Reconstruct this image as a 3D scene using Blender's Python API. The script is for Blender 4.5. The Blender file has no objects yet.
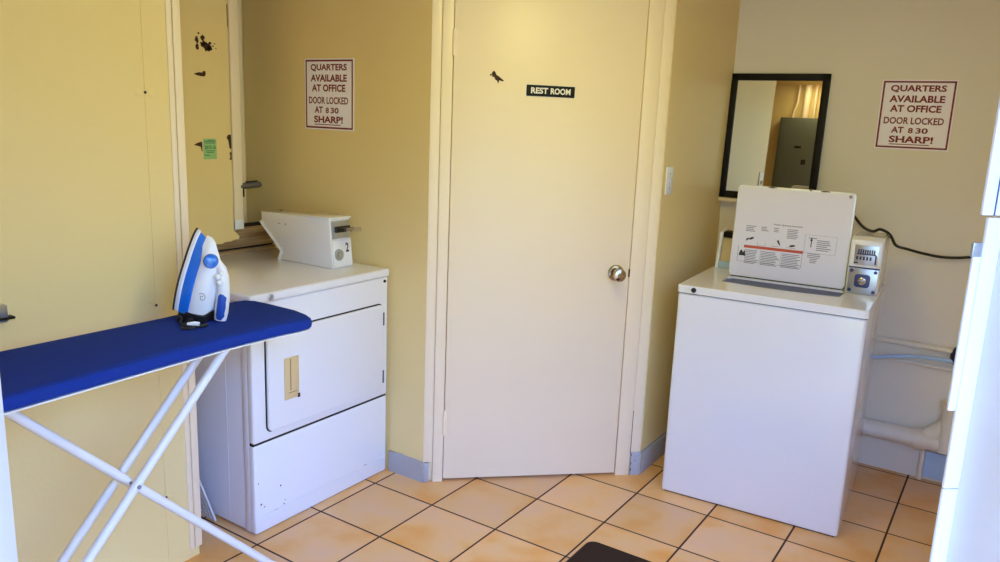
import bpy, bmesh, math, random
from mathutils import Vector, Matrix
random.seed(7)
SC = bpy.context.scene
COL = SC.collection
PI = math.pi

# ------------------------------------------------------------------ camera
cam_d = bpy.data.cameras.new('camera'); cam = bpy.data.objects.new('camera', cam_d); COL.objects.link(cam)
YAW, PITCH, ROLL = 2.155, 0.2056, -0.0400
CAM = Vector((2.084, -1.654, 1.521))
_f = Vector((math.cos(YAW) * math.cos(PITCH), math.sin(YAW) * math.cos(PITCH), -math.sin(PITCH)))
_r = Vector((math.sin(YAW), -math.cos(YAW), 0)); _d = _f.cross(_r)
_r2 = _r * math.cos(ROLL) + _d * math.sin(ROLL); _d2 = _d * math.cos(ROLL) - _r * math.sin(ROLL)
M = Matrix((_r2, -_d2, -_f)).transposed().to_4x4(); M.translation = CAM
cam.matrix_world = M
cam_d.sensor_width = 36; cam_d.lens = 782.72 * 36 / 1000; cam_d.clip_start = 0.02
SC.camera = cam

# ------------------------------------------------------------------ world, sun, lights, exposure
W = bpy.data.worlds.new('world'); SC.world = W; W.use_nodes = True
nt = W.node_tree; nt.nodes.clear()
out = nt.nodes.new('ShaderNodeOutputWorld'); bg = nt.nodes.new('ShaderNodeBackground')
tc = nt.nodes.new('ShaderNodeTexCoord'); sp = nt.nodes.new('ShaderNodeSeparateXYZ'); rp = nt.nodes.new('ShaderNodeValToRGB')
nt.links.new(tc.outputs['Generated'], sp.inputs[0]); nt.links.new(sp.outputs['Z'], rp.inputs[0])
WARM = (0.145, 0.19, 0.145)      # horizon band, added to keep sky blue off the upper walls
SKY = (0.19, 0.385, 1.0)        # open sky above it
rp.color_ramp.elements[0].position = 0.17; rp.color_ramp.elements[0].color = WARM + (1,)
rp.color_ramp.elements[1].position = 0.34; rp.color_ramp.elements[1].color = SKY + (1,)
nt.links.new(rp.outputs[0], bg.inputs[0]); nt.links.new(bg.outputs[0], out.inputs[0])
bg.inputs[1].default_value = 15.5

def light(name, kind, loc, energy, color, direction=None, **kw):
    d = bpy.data.lights.new(name, kind); d.energy = energy; d.color = color
    o = bpy.data.objects.new(name, d); COL.objects.link(o); o.location = loc
    if direction is not None:
        o.rotation_euler = Vector(direction).to_track_quat('-Z', 'Y').to_euler()
    for k, v in kw.items(): setattr(d, k, v)
    return o
N_ = Vector((-0.681, 0.732, 0)); D_ = Vector((0.732, 0.681, 0))       # entrance: inward normal and its right
sun = light('sun', 'SUN', (4, -6, 8), 1.5, (1.0, 0.86, 0.50), direction=(-0.50, -0.10, -0.86), angle=0.01)
upper_fill = light('upper_wall_fill', 'AREA', (1.18, 0.26, 2.36), 9.6, (1.0, 0.95, 0.34), direction=(0, 0, -1), shape='DISK', size=0.5)  # unseen fill light, added to warm the upper walls
front_fill = light('front_wall_fill', 'AREA', (0.25, -2.1, 2.36), 1.6, (1.0, 0.86, 0.45), direction=(0, -.3, -1), shape='DISK', size=0.3)  # added fill for the front wall and conduits reflected in the mirror
SC.view_settings.view_transform = 'Standard'; SC.view_settings.look = 'None'
SC.view_settings.gamma = 1.0; SC.view_settings.exposure = 0.27
SC.view_settings.use_curve_mapping = False
SC.cycles.use_denoising = True
SC.cycles.max_bounces = 10; SC.cycles.diffuse_bounces = 6
SC.cycles.sample_clamp_indirect = 6.0

# ------------------------------------------------------------------ materials
def lin(c):
    return tuple(((v / 255) / 12.92 if v / 255 <= 0.04045 else ((v / 255 + 0.055) / 1.055) ** 2.4) for v in c) + (1.0,)
def mat(name, rgb, rough=0.5, metal=0.0, noise=0.0, nscale=20.0, bump=0.0, bscale=200.0, coat=0.0, spec=0.5):
    m = bpy.data.materials.new(name); m.use_nodes = True; t = m.node_tree; b = t.nodes['Principled BSDF']
    b.inputs['Base Color'].default_value = lin(rgb); b.inputs['Roughness'].default_value = rough
    b.inputs['Metallic'].default_value = metal; b.inputs['Coat Weight'].default_value = coat
    b.inputs['Specular IOR Level'].default_value = spec; b.inputs['Coat Roughness'].default_value = 0.08
    geo = t.nodes.new('ShaderNodeTexCoord')
    if noise:
        n = t.nodes.new('ShaderNodeTexNoise'); n.inputs['Scale'].default_value = nscale; n.inputs['Detail'].default_value = 5
        t.links.new(geo.outputs['Object'], n.inputs['Vector'])
        mx = t.nodes.new('ShaderNodeMix'); mx.data_type = 'RGBA'
        a = lin(rgb); k1, k2 = 1 - noise, 1 + noise
        mx.inputs['A'].default_value = (a[0] * k1, a[1] * k1, a[2] * k1, 1)
        mx.inputs['B'].default_value = (min(1, a[0] * k2), min(1, a[1] * k2), min(1, a[2] * k2), 1)
        t.links.new(n.outputs['Fac'], mx.inputs['Factor']); t.links.new(mx.outputs['Result'], b.inputs['Base Color'])
    if bump:
        n = t.nodes.new('ShaderNodeTexNoise'); n.inputs['Scale'].default_value = bscale; n.inputs['Detail'].default_value = 3
        t.links.new(geo.outputs['Object'], n.inputs['Vector'])
        bp = t.nodes.new('ShaderNodeBump'); bp.inputs['Strength'].default_value = bump; bp.inputs['Distance'].default_value = 0.002
        t.links.new(n.outputs['Fac'], bp.inputs['Height']); t.links.new(bp.outputs['Normal'], b.inputs['Normal'])
    return m

CREAM = mat('cream_wall_paint', (233, 213, 174), 0.45, noise=0.02, nscale=3, bump=0.25, bscale=90)
CREAM_Y = mat('yellow_wall_paint', (234, 209, 147), 0.45, noise=0.02, nscale=3, bump=0.25, bscale=90)
WHITE_R = mat('pale_wall_paint', (228, 220, 204), 0.5, noise=0.02, nscale=3, bump=0.25, bscale=80)
CREAM_P = mat('cream_gloss_paint', (240, 221, 190), 0.38, noise=0.02, nscale=4, bump=0.06, bscale=60)
WHITE_W = mat('white_wall_paint', (226, 214, 182), 0.5, noise=0.02, nscale=4, bump=0.25, bscale=70)
CEIL = mat('ceiling_paint', (222, 198, 128), 0.7)
GREYBASE = mat('grey_vinyl', (170, 168, 172), 0.45, noise=0.08, nscale=9)
ENAMEL = mat('white_enamel', (230, 229, 232), 0.17, coat=0.5, bump=0.03, bscale=300)
ENAMEL_D = mat('white_enamel_side', (226, 222, 230), 0.30, coat=0.4)
PLASTIC_W = mat('white_plastic', (232, 232, 236), 0.35)
BLACK = mat('black_paint', (20, 17, 16), 0.5, spec=0.2)
RUBBER = mat('black_rubber', (20, 20, 23), 0.55)
DARK = mat('dark_recess', (30, 26, 24), 0.8)
CHROME = mat('satin_chrome', (200, 195, 190), 0.2, metal=1.0)
STEEL = mat('brushed_steel', (190, 196, 205), 0.3, metal=0.9)
BRASSY = mat('aged_chrome', (176, 160, 140), 0.18, metal=1.0)
BROWNCHIP = mat('bare_brown_wood', (62, 34, 24), 0.8, noise=0.3, nscale=90)
BLUEFAB = mat('blue_cotton', (26, 52, 138), 0.9, noise=0.10, nscale=160, bump=0.3, bscale=600, spec=0.15)
WTUBE = mat('white_powder_coat', (226, 226, 228), 0.35)
IRONBLUE = mat('translucent_blue_plastic', (28, 112, 216), 0.18, coat=0.6)
IRONDK = mat('navy_rubber', (26, 74, 170), 0.5)
SOLE = mat('dark_soleplate', (70, 62, 62), 0.3, metal=0.6)
TAN = mat('tan_plastic', (214, 188, 140), 0.45)
PAPER = mat('white_paper', (246, 240, 250), 0.7)
REDINK = mat('dark_red_ink', (122, 26, 34), 0.6)
BLACKINK = mat('black_ink', (45, 43, 50), 0.6)
GREYINK = mat('grey_ink', (128, 126, 138), 0.6)
WARNRED = mat('orange_red_ink', (196, 84, 62), 0.6)
GREENP = mat('green_paper', (150, 196, 130), 0.7)
GREENINK = mat('dark_green_ink', (45, 88, 60), 0.7)
WHITEINK = mat('white_ink', (236, 230, 222), 0.6)
BLUESTEEL = mat('blue_lock_plate', (52, 62, 118), 0.4)
GREYPANEL = mat('grey_green_enamel', (92, 96, 90), 0.45)
MATBROWN = mat('dark_brown_carpet', (58, 44, 38), 0.95, noise=0.35, nscale=260, bump=0.6, bscale=500, spec=0.1)
BLUEPATCH = mat('pale_blue_paint', (176, 204, 236), 0.5)
CONC = mat('outdoor_concrete', (150, 132, 96), 0.9, noise=0.1, nscale=4)
LINT = mat('grey_mesh_plastic', (200, 200, 206), 0.5)

# wood of the boards behind the dryer
def wood_mat():
    m = mat('weathered_brown_board', (128, 104, 76), 0.7); t = m.node_tree; b = t.nodes['Principled BSDF']
    tcn = t.nodes.new('ShaderNodeTexCoord'); mp = t.nodes.new('ShaderNodeMapping'); mp.inputs['Scale'].default_value = (20, 1.2, 26)
    n = t.nodes.new('ShaderNodeTexNoise'); n.inputs['Scale'].default_value = 3; n.inputs['Detail'].default_value = 6
    r = t.nodes.new('ShaderNodeValToRGB'); r.color_ramp.elements[0].position = 0.3; r.color_ramp.elements[1].position = 0.7
    r.color_ramp.elements[0].color = lin((128, 98, 66)); r.color_ramp.elements[1].color = lin((186, 156, 116))
    t.links.new(tcn.outputs['Object'], mp.inputs[0]); t.links.new(mp.outputs[0], n.inputs['Vector'])
    t.links.new(n.outputs['Fac'], r.inputs[0]); t.links.new(r.outputs[0], b.inputs['Base Color'])
    return m
WOOD = wood_mat()

# terracotta floor tiles, 0.305 m grid through the world origin
def tile_mat():
    m = bpy.data.materials.new('terracotta_tile'); m.use_nodes = True; t = m.node_tree; b = t.nodes['Principled BSDF']
    T = 0.305
    tcn = t.nodes.new('ShaderNodeTexCoord'); s = t.nodes.new('ShaderNodeSeparateXYZ'); t.links.new(tcn.outputs['Object'], s.inputs[0])
    def mth(op, a, bb=None, c=None):
        n = t.nodes.new('ShaderNodeMath'); n.operation = op
        for i, v in enumerate((a, bb, c)):
            if v is None: continue
            if hasattr(v, 'links'): t.links.new(v, n.inputs[i])
            else: n.inputs[i].default_value = v
        return n.outputs[0]
    ux = mth('DIVIDE', s.outputs['X'], T); uy = mth('DIVIDE', s.outputs['Y'], T)
    fx = mth('ABSOLUTE', mth('SUBTRACT', mth('FRACT', mth('ADD', ux, 0.5)), 0.5))
    fy = mth('ABSOLUTE', mth('SUBTRACT', mth('FRACT', mth('ADD', uy, 0.5)), 0.5))
    edge = mth('MINIMUM', fx, fy)                                      # 0 on a joint, 0.5 mid tile
    mr = t.nodes.new('ShaderNodeMapRange'); mr.inputs['From Min'].default_value = 0.0100; mr.inputs['From Max'].default_value = 0.0145
    t.links.new(edge, mr.inputs['Value'])
    cb = t.nodes.new('ShaderNodeCombineXYZ')
    t.links.new(mth('FLOOR', ux), cb.inputs[0]); t.links.new(mth('FLOOR', uy), cb.inputs[1])
    wn = t.nodes.new('ShaderNodeTexWhiteNoise'); wn.noise_dimensions = '3D'; t.links.new(cb.outputs[0], wn.inputs['Vector'])
    add = t.nodes.new('ShaderNodeVectorMath'); add.operation = 'MULTIPLY_ADD'; add.inputs[1].default_value = (7, 7, 7)
    t.links.new(wn.outputs['Color'], add.inputs[0]); t.links.new(tcn.outputs['Object'], add.inputs[2])
    n1 = t.nodes.new('ShaderNodeTexNoise'); n1.inputs['Scale'].default_value = 5.0; n1.inputs['Detail'].default_value = 3; n1.inputs['Roughness'].default_value = 0.45; n1.inputs['Distortion'].default_value = 0.15
    t.links.new(add.outputs[0], n1.inputs['Vector'])
    r = t.nodes.new('ShaderNodeValToRGB'); cr = r.color_ramp
    cr.elements[0].position = 0.30; cr.elements[0].color = lin((224, 180, 140))
    cr.elements[1].position = 0.72; cr.elements[1].color = lin((224, 156, 70))
    e = cr.elements.new(0.5); e.color = lin((228, 180, 122))
    t.links.new(n1.outputs['Fac'], r.inputs[0])
    hv = t.nodes.new('ShaderNodeHueSaturation'); t.links.new(r.outputs[0], hv.inputs['Color'])
    vr = t.nodes.new('ShaderNodeMapRange'); vr.inputs['To Min'].default_value = 0.9; vr.inputs['To Max'].default_value = 1.06
    t.links.new(wn.outputs['Value'], vr.inputs['Value']); t.links.new(vr.outputs[0], hv.inputs['Value'])
    mx = t.nodes.new('ShaderNodeMix'); mx.data_type = 'RGBA'; mx.inputs['A'].default_value = lin((58, 32, 24))
    t.links.new(mr.outputs[0], mx.inputs['Factor']); t.links.new(hv.outputs['Color'], mx.inputs['B'])
    t.links.new(mx.outputs['Result'], b.inputs['Base Color'])
    rr = t.nodes.new('ShaderNodeMapRange'); rr.inputs['To Min'].default_value = 0.9; rr.inputs['To Max'].default_value = 0.42
    t.links.new(mr.outputs[0], rr.inputs['Value']); t.links.new(rr.outputs[0], b.inputs['Roughness'])
    bp = t.nodes.new('ShaderNodeBump'); bp.inputs['Strength'].default_value = 0.5; bp.inputs['Distance'].default_value = 0.003
    t.links.new(mr.outputs[0], bp.inputs['Height']); t.links.new(bp.outputs['Normal'], b.inputs['Normal'])
    return m
TILE = tile_mat()

def mirror_mat():
    m = bpy.data.materials.new('mirror_glass'); m.use_nodes = True; b = m.node_tree.nodes['Principled BSDF']
    b.inputs['Base Color'].default_value = (0.86, 0.88, 0.87, 1); b.inputs['Metallic'].default_value = 1; b.inputs['Roughness'].default_value = 0.01
    return m
MIRROR = mirror_mat()

# ------------------------------------------------------------------ mesh helpers
def smooth(p, n=6):
    p = [Vector(q) for q in p]; o = []
    for i in range(len(p) - 1):
        a, b, c, d = p[max(i - 1, 0)], p[i], p[i + 1], p[min(i + 2, len(p) - 1)]
        for k in range(n):
            t = k / n; o.append(.5 * ((2 * b) + (c - a) * t + (2 * a - 5 * b + 4 * c - d) * t * t + (3 * b - a - 3 * c + d) * t ** 3))
    return o + [p[-1]]
class MB:
    """collects shapes; build() links them as one mesh object"""
    def __init__(s, M=None): s.bm = bmesh.new(); s.M = M or Matrix.Identity(4)
    def _fin(s, g, M=None):
        vs = [v for v in g if isinstance(v, bmesh.types.BMVert)]
        if M is not None: bmesh.ops.transform(s.bm, matrix=M, verts=vs)
        return vs
    def box(s, a, b, bev=0.0, seg=2, M=None):
        a, b = Vector(a), Vector(b); lo = Vector(map(min, a, b)); hi = Vector(map(max, a, b))
        tmp = bmesh.new(); bmesh.ops.create_cube(tmp, size=1.0)
        for v in tmp.verts: v.co = Vector(((v.co[i] + .5) * (hi[i] - lo[i]) + lo[i] for i in range(3)))
        if bev: bmesh.ops.bevel(tmp, geom=tmp.edges[:], offset=min(bev, min(hi - lo) * .49), segments=seg, profile=.5, affect='EDGES')
        return s._merge(tmp, M)
    def _merge(s, tmp, M=None):
        if M is not None: bmesh.ops.transform(tmp, matrix=M, verts=tmp.verts)
        me = bpy.data.meshes.new('tmp'); tmp.to_mesh(me); tmp.free(); s.bm.from_mesh(me); bpy.data.meshes.remove(me); return s
    def poly(s, pts, off):
        """prism: 3-D polygon pts extruded by the vector off"""
        tmp = bmesh.new(); off = Vector(off)
        v0 = [tmp.verts.new(p) for p in pts]; v1 = [tmp.verts.new(Vector(p) + off) for p in pts]
        tmp.faces.new(v0); tmp.faces.new(v1[::-1]); n = len(pts)
        for i in range(n): tmp.faces.new((v0[i], v1[i], v1[(i + 1) % n], v0[(i + 1) % n]))
        bmesh.ops.recalc_face_normals(tmp, faces=tmp.faces)
        return s._merge(tmp)
    def polyb(s, pts, off, bev, seg=2):
        tmp = bmesh.new(); off = Vector(off)
        v0 = [tmp.verts.new(p) for p in pts]; v1 = [tmp.verts.new(Vector(p) + off) for p in pts]
        tmp.faces.new(v0); tmp.faces.new(v1[::-1]); n = len(pts)
        for i in range(n): tmp.faces.new((v0[i], v1[i], v1[(i + 1) % n], v0[(i + 1) % n]))
        bmesh.ops.recalc_face_normals(tmp, faces=tmp.faces)
        bmesh.ops.bevel(tmp, geom=tmp.edges[:], offset=bev, segments=seg, profile=.5, affect='EDGES')
        return s._merge(tmp)
    def loft(s, rings, cap=True):
        tmp = bmesh.new(); R = [[tmp.verts.new(p) for p in r] for r in rings]; n = len(rings[0])
        for a, b in zip(R, R[1:]):
            for i in range(n): tmp.faces.new((a[i], a[(i + 1) % n], b[(i + 1) % n], b[i]))
        if cap: tmp.faces.new(R[0][::-1]); tmp.faces.new(R[-1])
        bmesh.ops.recalc_face_normals(tmp, faces=tmp.faces)
        return s._merge(tmp)
    def tube(s, path, r, n=12):
        path = [Vector(p) for p in path]; rings = []; m = len(path)
        rr = r if isinstance(r, (list, tuple)) else [r] * m
        t0 = (path[1] - path[0]).normalized(); up = Vector((0, 0, 1)) if abs(t0.z) < .9 else Vector((1, 0, 0))
        x = t0.cross(up).normalized()
        for i, p in enumerate(path):
            t = (path[min(i + 1, m - 1)] - path[max(i - 1, 0)]).normalized()
            x = (x - t * x.dot(t)).normalized(); y = t.cross(x)
            rings.append([p + (x * math.cos(2 * PI * k / n) + y * math.sin(2 * PI * k / n)) * rr[i] for k in range(n)])
        return s.loft(rings)
    def lathe(s, prof, origin, axis, n=24):
        """prof = [(radius, height)] along axis from origin"""
        o = Vector(origin); ax = Vector(axis).normalized(); up = Vector((0, 0, 1)) if abs(ax.z) < .9 else Vector((1, 0, 0))
        x = ax.cross(up).normalized(); y = ax.cross(x)
        return s.loft([[o + ax * h + (x * math.cos(2 * PI * k / n) + y * math.sin(2 * PI * k / n)) * max(r, 1e-4) for k in range(n)] for r, h in prof])
    def build(s, name, m, parent=None, smooth=True):
        bmesh.ops.transform(s.bm, matrix=s.M, verts=s.bm.verts)
        me = bpy.data.meshes.new(name); s.bm.to_mesh(me); s.bm.free()
        me.materials.append(m)
        if smooth:
            for p in me.polygons: p.use_smooth = True
            me.set_sharp_from_angle(angle=math.radians(32))
        o = bpy.data.objects.new(name, me); COL.objects.link(o)
        if parent is not None:
            o.parent = parent; o.matrix_parent_inverse = parent.matrix_basis.inverted()
        return o
def tag(o, label, cat, group=None, kind=None):
    o['label'] = label; o['category'] = cat
    if group: o['group'] = group
    if kind: o['kind'] = kind
    return o
def thing(name, label, cat, loc, group=None, kind=None):
    o = bpy.data.objects.new(name, None); COL.objects.link(o); o.location = loc; o.empty_display_size = .05
    return tag(o, label, cat, group, kind)
def struct(name, mb, m, label, cat):
    return tag(mb.build(name, m), label, cat, kind='structure')
def frame(origin, ux, uy, uz):
    m = Matrix((Vector(ux).normalized(), Vector(uy).normalized(), Vector(uz).normalized())).transposed().to_4x4(); m.translation = Vector(origin); return m
def rrect(x0, y0, x1, y1, r, n=5):
    p = []
    for cx, cy, a in ((x1 - r, y1 - r, 0), (x0 + r, y1 - r, 90), (x0 + r, y0 + r, 180), (x1 - r, y0 + r, 270)):
        for k in range(n + 1):
            t = math.radians(a + 90 * k / n); p.append((cx + r * math.cos(t), cy + r * math.sin(t)))
    return p
def text_into(mb, body, x0, y0, x1, y1, z=0.0, bold=0.0, depth=0.0004):
    """lettering fitted to the box x0..x1, y0..y1 of the local plane z"""
    c = bpy.data.curves.new('t', 'FONT'); c.body = body; c.size = 1; c.offset = bold; c.resolution_u = 3
    o = bpy.data.objects.new('t', c); COL.objects.link(o)
    me = bpy.data.meshes.new_from_object(o.evaluated_get(bpy.context.evaluated_depsgraph_get()))
    bpy.data.objects.remove(o); bpy.data.curves.remove(c)
    xs = [v.co.x for v in me.vertices]; ys = [v.co.y for v in me.vertices]
    ax, bx, ay, by = min(xs), max(xs), min(ys), max(ys)
    for v in me.vertices:
        v.co = Vector((x0 + (v.co.x - ax) / (bx - ax) * (x1 - x0), y0 + (v.co.y - ay) / (by - ay) * (y1 - y0), z + depth))
    mb.bm.from_mesh(me); bpy.data.meshes.remove(me)
def chip(mb, pts, z=0.0, d=0.0006):
    mb.poly([(x, y, z) for x, y in pts], (0, 0, d))
def blob(cx, cy, rx, ry, n=14, j=0.35):
    return [(cx + rx * math.cos(2 * PI * k / n) * (1 + random.uniform(-j, j)), cy + ry * math.sin(2 * PI * k / n) * (1 + random.uniform(-j, j))) for k in range(n)]

# ------------------------------------------------------------------ the room shell
HC = 2.42                                                               # ceiling height
struct('floor', MB().box((-1.1, -2.6, -0.06), (2.7, 2.3, 0.0)), TILE, 'orange terracotta floor tiles with dark grout', 'floor')
struct('ceiling', MB().box((-1.1, -2.6, HC), (2.7, 2.3, HC + .1)), CEIL, 'cream painted ceiling of the laundry room', 'ceiling')
struct('wall_back_right', MB().box((0.845, 2.17, 0), (2.6, 2.28, HC)), WHITE_R, 'cream wall behind the washer with mirror and red sign', 'wall')
struct('wall_middle', MB().box((0.745, 1.40, 0), (0.845, 2.28, HC)), CREAM_Y, 'cream wall with the light switch right of the door', 'wall')
struct('wall_back_left', MB().box((-1.06, 0.744, 0), (0.148, 0.844, HC)), CREAM_Y, 'deep yellow wall with red sign above the dryer', 'wall')
struct('wall_alcove', MB().box((-1.06, -0.3, 0), (-0.96, 0.744, HC)), CREAM_Y, 'back wall of the alcove behind the dryer', 'wall')
struct('wall_right', MB().box((2.5, .62, 0), (2.6, 2.17, HC)).box((2.5, -.5, 0), (2.6, -.38, HC)).box((2.5, -.38, 0), (2.6, .62, .80)).box((2.5, -.38, 1.95), (2.6, .62, HC)).box((2.5, .36, .8), (2.6, .62, 1.95)), CREAM, 'cream wall at the far right of the room', 'wall')
struct('wall_front', MB().box((-1.06, -2.5, 0), (0.95, -2.4, HC)), CREAM_Y, 'yellow wall with the electrical panel seen in the mirror', 'wall')
struct('wall_recess', MB().box((-1.06, -2.4, 0), (-0.96, -2.08, HC)), CREAM, 'wall at the end of the recess', 'wall')
struct('wall_corner', MB().box((0.85, -2.4, 0), (0.95, -1.78, HC)), CREAM, 'short wall beside the entrance', 'wall')

# left wall: two boards meeting in a fine seam
wl = MB(); wl.box((-0.95, -2.08, 0), (-0.110, -0.157, HC)); wl.box((-0.112, -2.08, 0.0), (-0.107, -0.2752, HC)); wl.box((-0.112, -0.2743, 0.0), (-0.107, -0.196, HC))
wall_left = struct('wall_left', wl, CREAM_Y, 'cream boarded wall behind the ironing board', 'wall')
for z in (1.553, 0.908, 0.259):
    b = MB(frame((-0.107, -0.273, z), (0, 1, 0), (0, 0, 1), (1, 0, 0)))
    for dx in (-.02, .02): b.lathe([(.013, 0), (.011, .0012), (0.001, .0018)], (dx, random.uniform(-.004, .004), 0), (0, 0, 1), 14)
    b.build('filler_patch', CREAM_Y, wall_left)
    MB().lathe([(.0045, 0), (.004, .0018), (0.0005, .0022)], (-0.107, -0.273, z), (1, 0, 0), 10).build('screw_head', BROWNCHIP, wall_left)
t1 = MB(); t1.box((-0.111, -0.196, 0.035), (-0.103, -0.178, HC), .002); t1.box((-0.112, -0.176, 0.035), (-0.101, -0.150, HC), .002)
struct('trim_1', t1, CREAM_P, 'cream corner trim at the end of the left wall', 'trim')

# the diagonal wall that carries the rest room door: local x along it, y up, z into the room
P0 = Vector((0.210, 0.801, 0)); DD = Vector((0.732, 0.681, 0)); NN = Vector((0.681, -0.732, 0))
FD = frame(P0, DD, (0, 0, 1), NN)
wd = MB(FD); wd.box((-.083, 2.10, -.10), (.865, HC, -.012)); wd.box((-.083, 0, -.12), (.865, HC, -.10))
wd.box((-.0825, 0, -.10), (-.045, 2.10, -.012)); wd.box((.82, 0, -.10), (.864, 2.10, -.012))
struct('wall_diagonal', wd, CREAM, 'cream diagonal wall around the rest room door', 'wall')
t2 = MB(FD)
t2.box((-.0455, 0, -.10), (-.003, 2.045, .004), .002); t2.box((.758, 0, -.10), (.8205, 2.045, .004), .002); t2.box((-.0455, 2.02, -.10), (.8205, 2.10, .004), .002)
t2.box((-.086, .09, -.012), (-.047, 2.10, .001), .002); t2.box((.822, .105, -.012), (.867, 2.10, .001), .002)
struct('trim_2', t2, CREAM_P, 'cream frame around the rest room door', 'trim')

door = thing('door_1', 'cream rest room door with round knob', 'door', P0 + DD * .377, kind='structure')
db = MB(FD).box((0, .012, -.045), (.755, 2.018, 0), .002).build('door_panel', CREAM_P, door)
for z0, z1 in ((1.745, 1.842), (.21, .32)):
    h = MB(FD); h.lathe([(.0055, z0), (.0055, z1)], (-.0015, 0, .005), (0, 1, 0), 10)
    for k in range(1, 3): h.lathe([(.0059, z0 + (z1 - z0) * k / 3 - .002), (.0059, z0 + (z1 - z0) * k / 3 + .002)], (-.0015, 0, .005), (0, 1, 0), 10)
    h.box((-.002, z0, .0002), (.012, z1, .0016)); h.build('hinge', CREAM_P, door)
k = MB(FD); k.lathe([(.034, 0), (.034, .004), (.030, .009), (.016, .011), (.013, .026), (.017, .034), (.0255, .042), (.0275, .054), (.024, .064), (.012, .068), (.010, .066), (.0005, .066)], (.698, .909, 0), (0, 0, 1), 32)
kn = k.build('door_knob', BRASSY, door)
MB(FD).box((.7525, .892, -.02), (.7605, .925, .0025)).build('latch', DARK, door)
ch = MB(FD); chip(ch, [(.140, 1.684), (.146, 1.678), (.149, 1.690), (.156, 1.697), (.161, 1.692), (.167, 1.681), (.176, 1.676), (.188, 1.667), (.197, 1.661), (.190, 1.658), (.178, 1.662), (.174, 1.648), (.169, 1.660), (.162, 1.664), (.157, 1.674), (.151, 1.672), (.149, 1.682), (.143, 1.676)], .0003)
ch.build('paint_chip', BROWNCHIP, door)

# baseboards
b1 = MB(); b1.polyb([(-0.04, 0.744, 0), (-0.04, 0.736, 0), (0.10, 0.736, 0), (0.148, 0.738, 0), (0.148, 0.744, 0)], (0, 0, .092), .001)
pts = [(-.04, .085), (0, .093), (.03, .097), (.06, .092), (.10, .088), (.146, .094), (.146, 0), (-.04, 0)]
b1.poly([(x, .7355, z) for x, z in pts], (0, .004, 0))
struct('baseboard_left', b1, GREYBASE, 'grey baseboard between the dryer and the rest room door', 'baseboard')
b1 = MB(FD); b1.box((-.083, 0, -.01), (-.060, .086, .006), .002)
for z in (.018, .075): b1.box((-.0625, z, .0055), (-.0595, z + .006, .0068))
struct('baseboard_end', b1, GREYBASE, 'grey baseboard end at the left foot of the door frame', 'baseboard')
b2 = MB(); b2.box((0.845, 1.40, 0), (0.853, 2.17, .098), .003); b2.box((.8445, 1.40, .094), (.8475, 2.17, .108))
struct('baseboard_middle', b2, GREYBASE, 'dark grey baseboard below the light switch', 'baseboard')
b3 = MB(FD); b3.box((.824, 0, .0), (.868, .108, .006), .002)
struct('baseboard_corner', b3, GREYBASE, 'grey baseboard corner right of the door frame', 'baseboard')
MBc = MB(FD)
for z in (.02, .05, .09): MBc.box((.825, z, .0055), (.828, z + .012, .0066))
MBc.box((.842, .066, .0055), (.846, .070, .0066)); MBc.box((.8215, .10, .0), (.8235, .30, .0014))
tag(MBc.build('trim_3', DARK), 'dark cracks and nail holes at the foot of the right door frame', 'trim', kind='structure')

# low rail behind the mirror and under it
struct('trim_4', MB().box((0.846, 2.118, 1.166), (1.40, 2.172, 1.184), .004), CREAM_P, 'narrow cream ledge the mirror stands on', 'ledge')

# alcove: weathered boards behind the dryer, painted panel hanging over them, corner pipe
wb = MB()
for i in range(10):
    z1 = 1.002 - i * .095
    wb.box((-0.772, -0.155, max(z1 - .086, .002)), (-0.752, 0.7435, z1), .003)
wood_o = struct('trim_5', wb, WOOD, 'weathered brown boards standing behind the dryer', 'boards')
MB().box((-0.790, -0.155, .0), (-0.7725, 0.7435, 1.016)).build('board_gap_shade', DARK, wood_o)  # dark sheet standing in for shade between and above the boards
wp = thing('wall_panel', 'cream painted panel with dark paint chips above the brown boards, left of the dryer', 'panel', (-.745, .3, .95))
e = [(-0.12, 0.9552), (0.3104, 0.9543), (0.3571, 0.9487), (0.3945, 0.9505), (0.4131, 0.9468), (0.4411, 0.9459), (0.4523, 0.9515), (0.4878, 0.9524), (0.5018, 0.958), (0.5255, 0.958), (0.531, 0.9692)]
MB().poly([(-.745, y, z) for y, z in e] + [(-.745, 0.5012, 1.0), (-.745, 0.5012, 2.41), (-.745, -.12, 2.41)], (.014, 0, 0)).build('panel_board', CREAM_Y, wp)
MB().box((-.745, 0.5042, 1.0019), (-.724, 0.5494, 2.41), .0025).build('edge_strip', CREAM_P, wp)
MB().box((-.732, 0.5042, 1.0019), (-.7232, 0.5497, 1.0439), .001).build('bare_strip_end', PLASTIC_W, wp)
FP = frame((-.731, 0, 0), (0, 1, 0), (0, 0, 1), (1, 0, 0))
c = MB(FP)
for x, y, rx, ry in ((0.3543, 1.7768, 0.008, 0.014), (0.3543, 1.7507, 0.007, 0.012), (0.3618, 1.802, 0.004, 0.004), (0.3786, 1.7871, 0.01, 0.01), (0.3823, 1.7722, 0.006, 0.008), (0.3721, 1.7656, 0.004, 0.005), (0.3973, 1.7553, 0.021, 0.016), (0.4094, 1.7469, 0.011, 0.01), (0.4131, 1.7684, 0.008, 0.006), (0.3851, 1.7647, 0.012, 0.006), (0.4271, 1.7591, 0.003, 0.003), (0.4346, 1.7684, 0.003, 0.003), (0.4411, 1.7507, 0.003, 0.002)):
    chip(c, blob(x, y, rx, ry))
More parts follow.
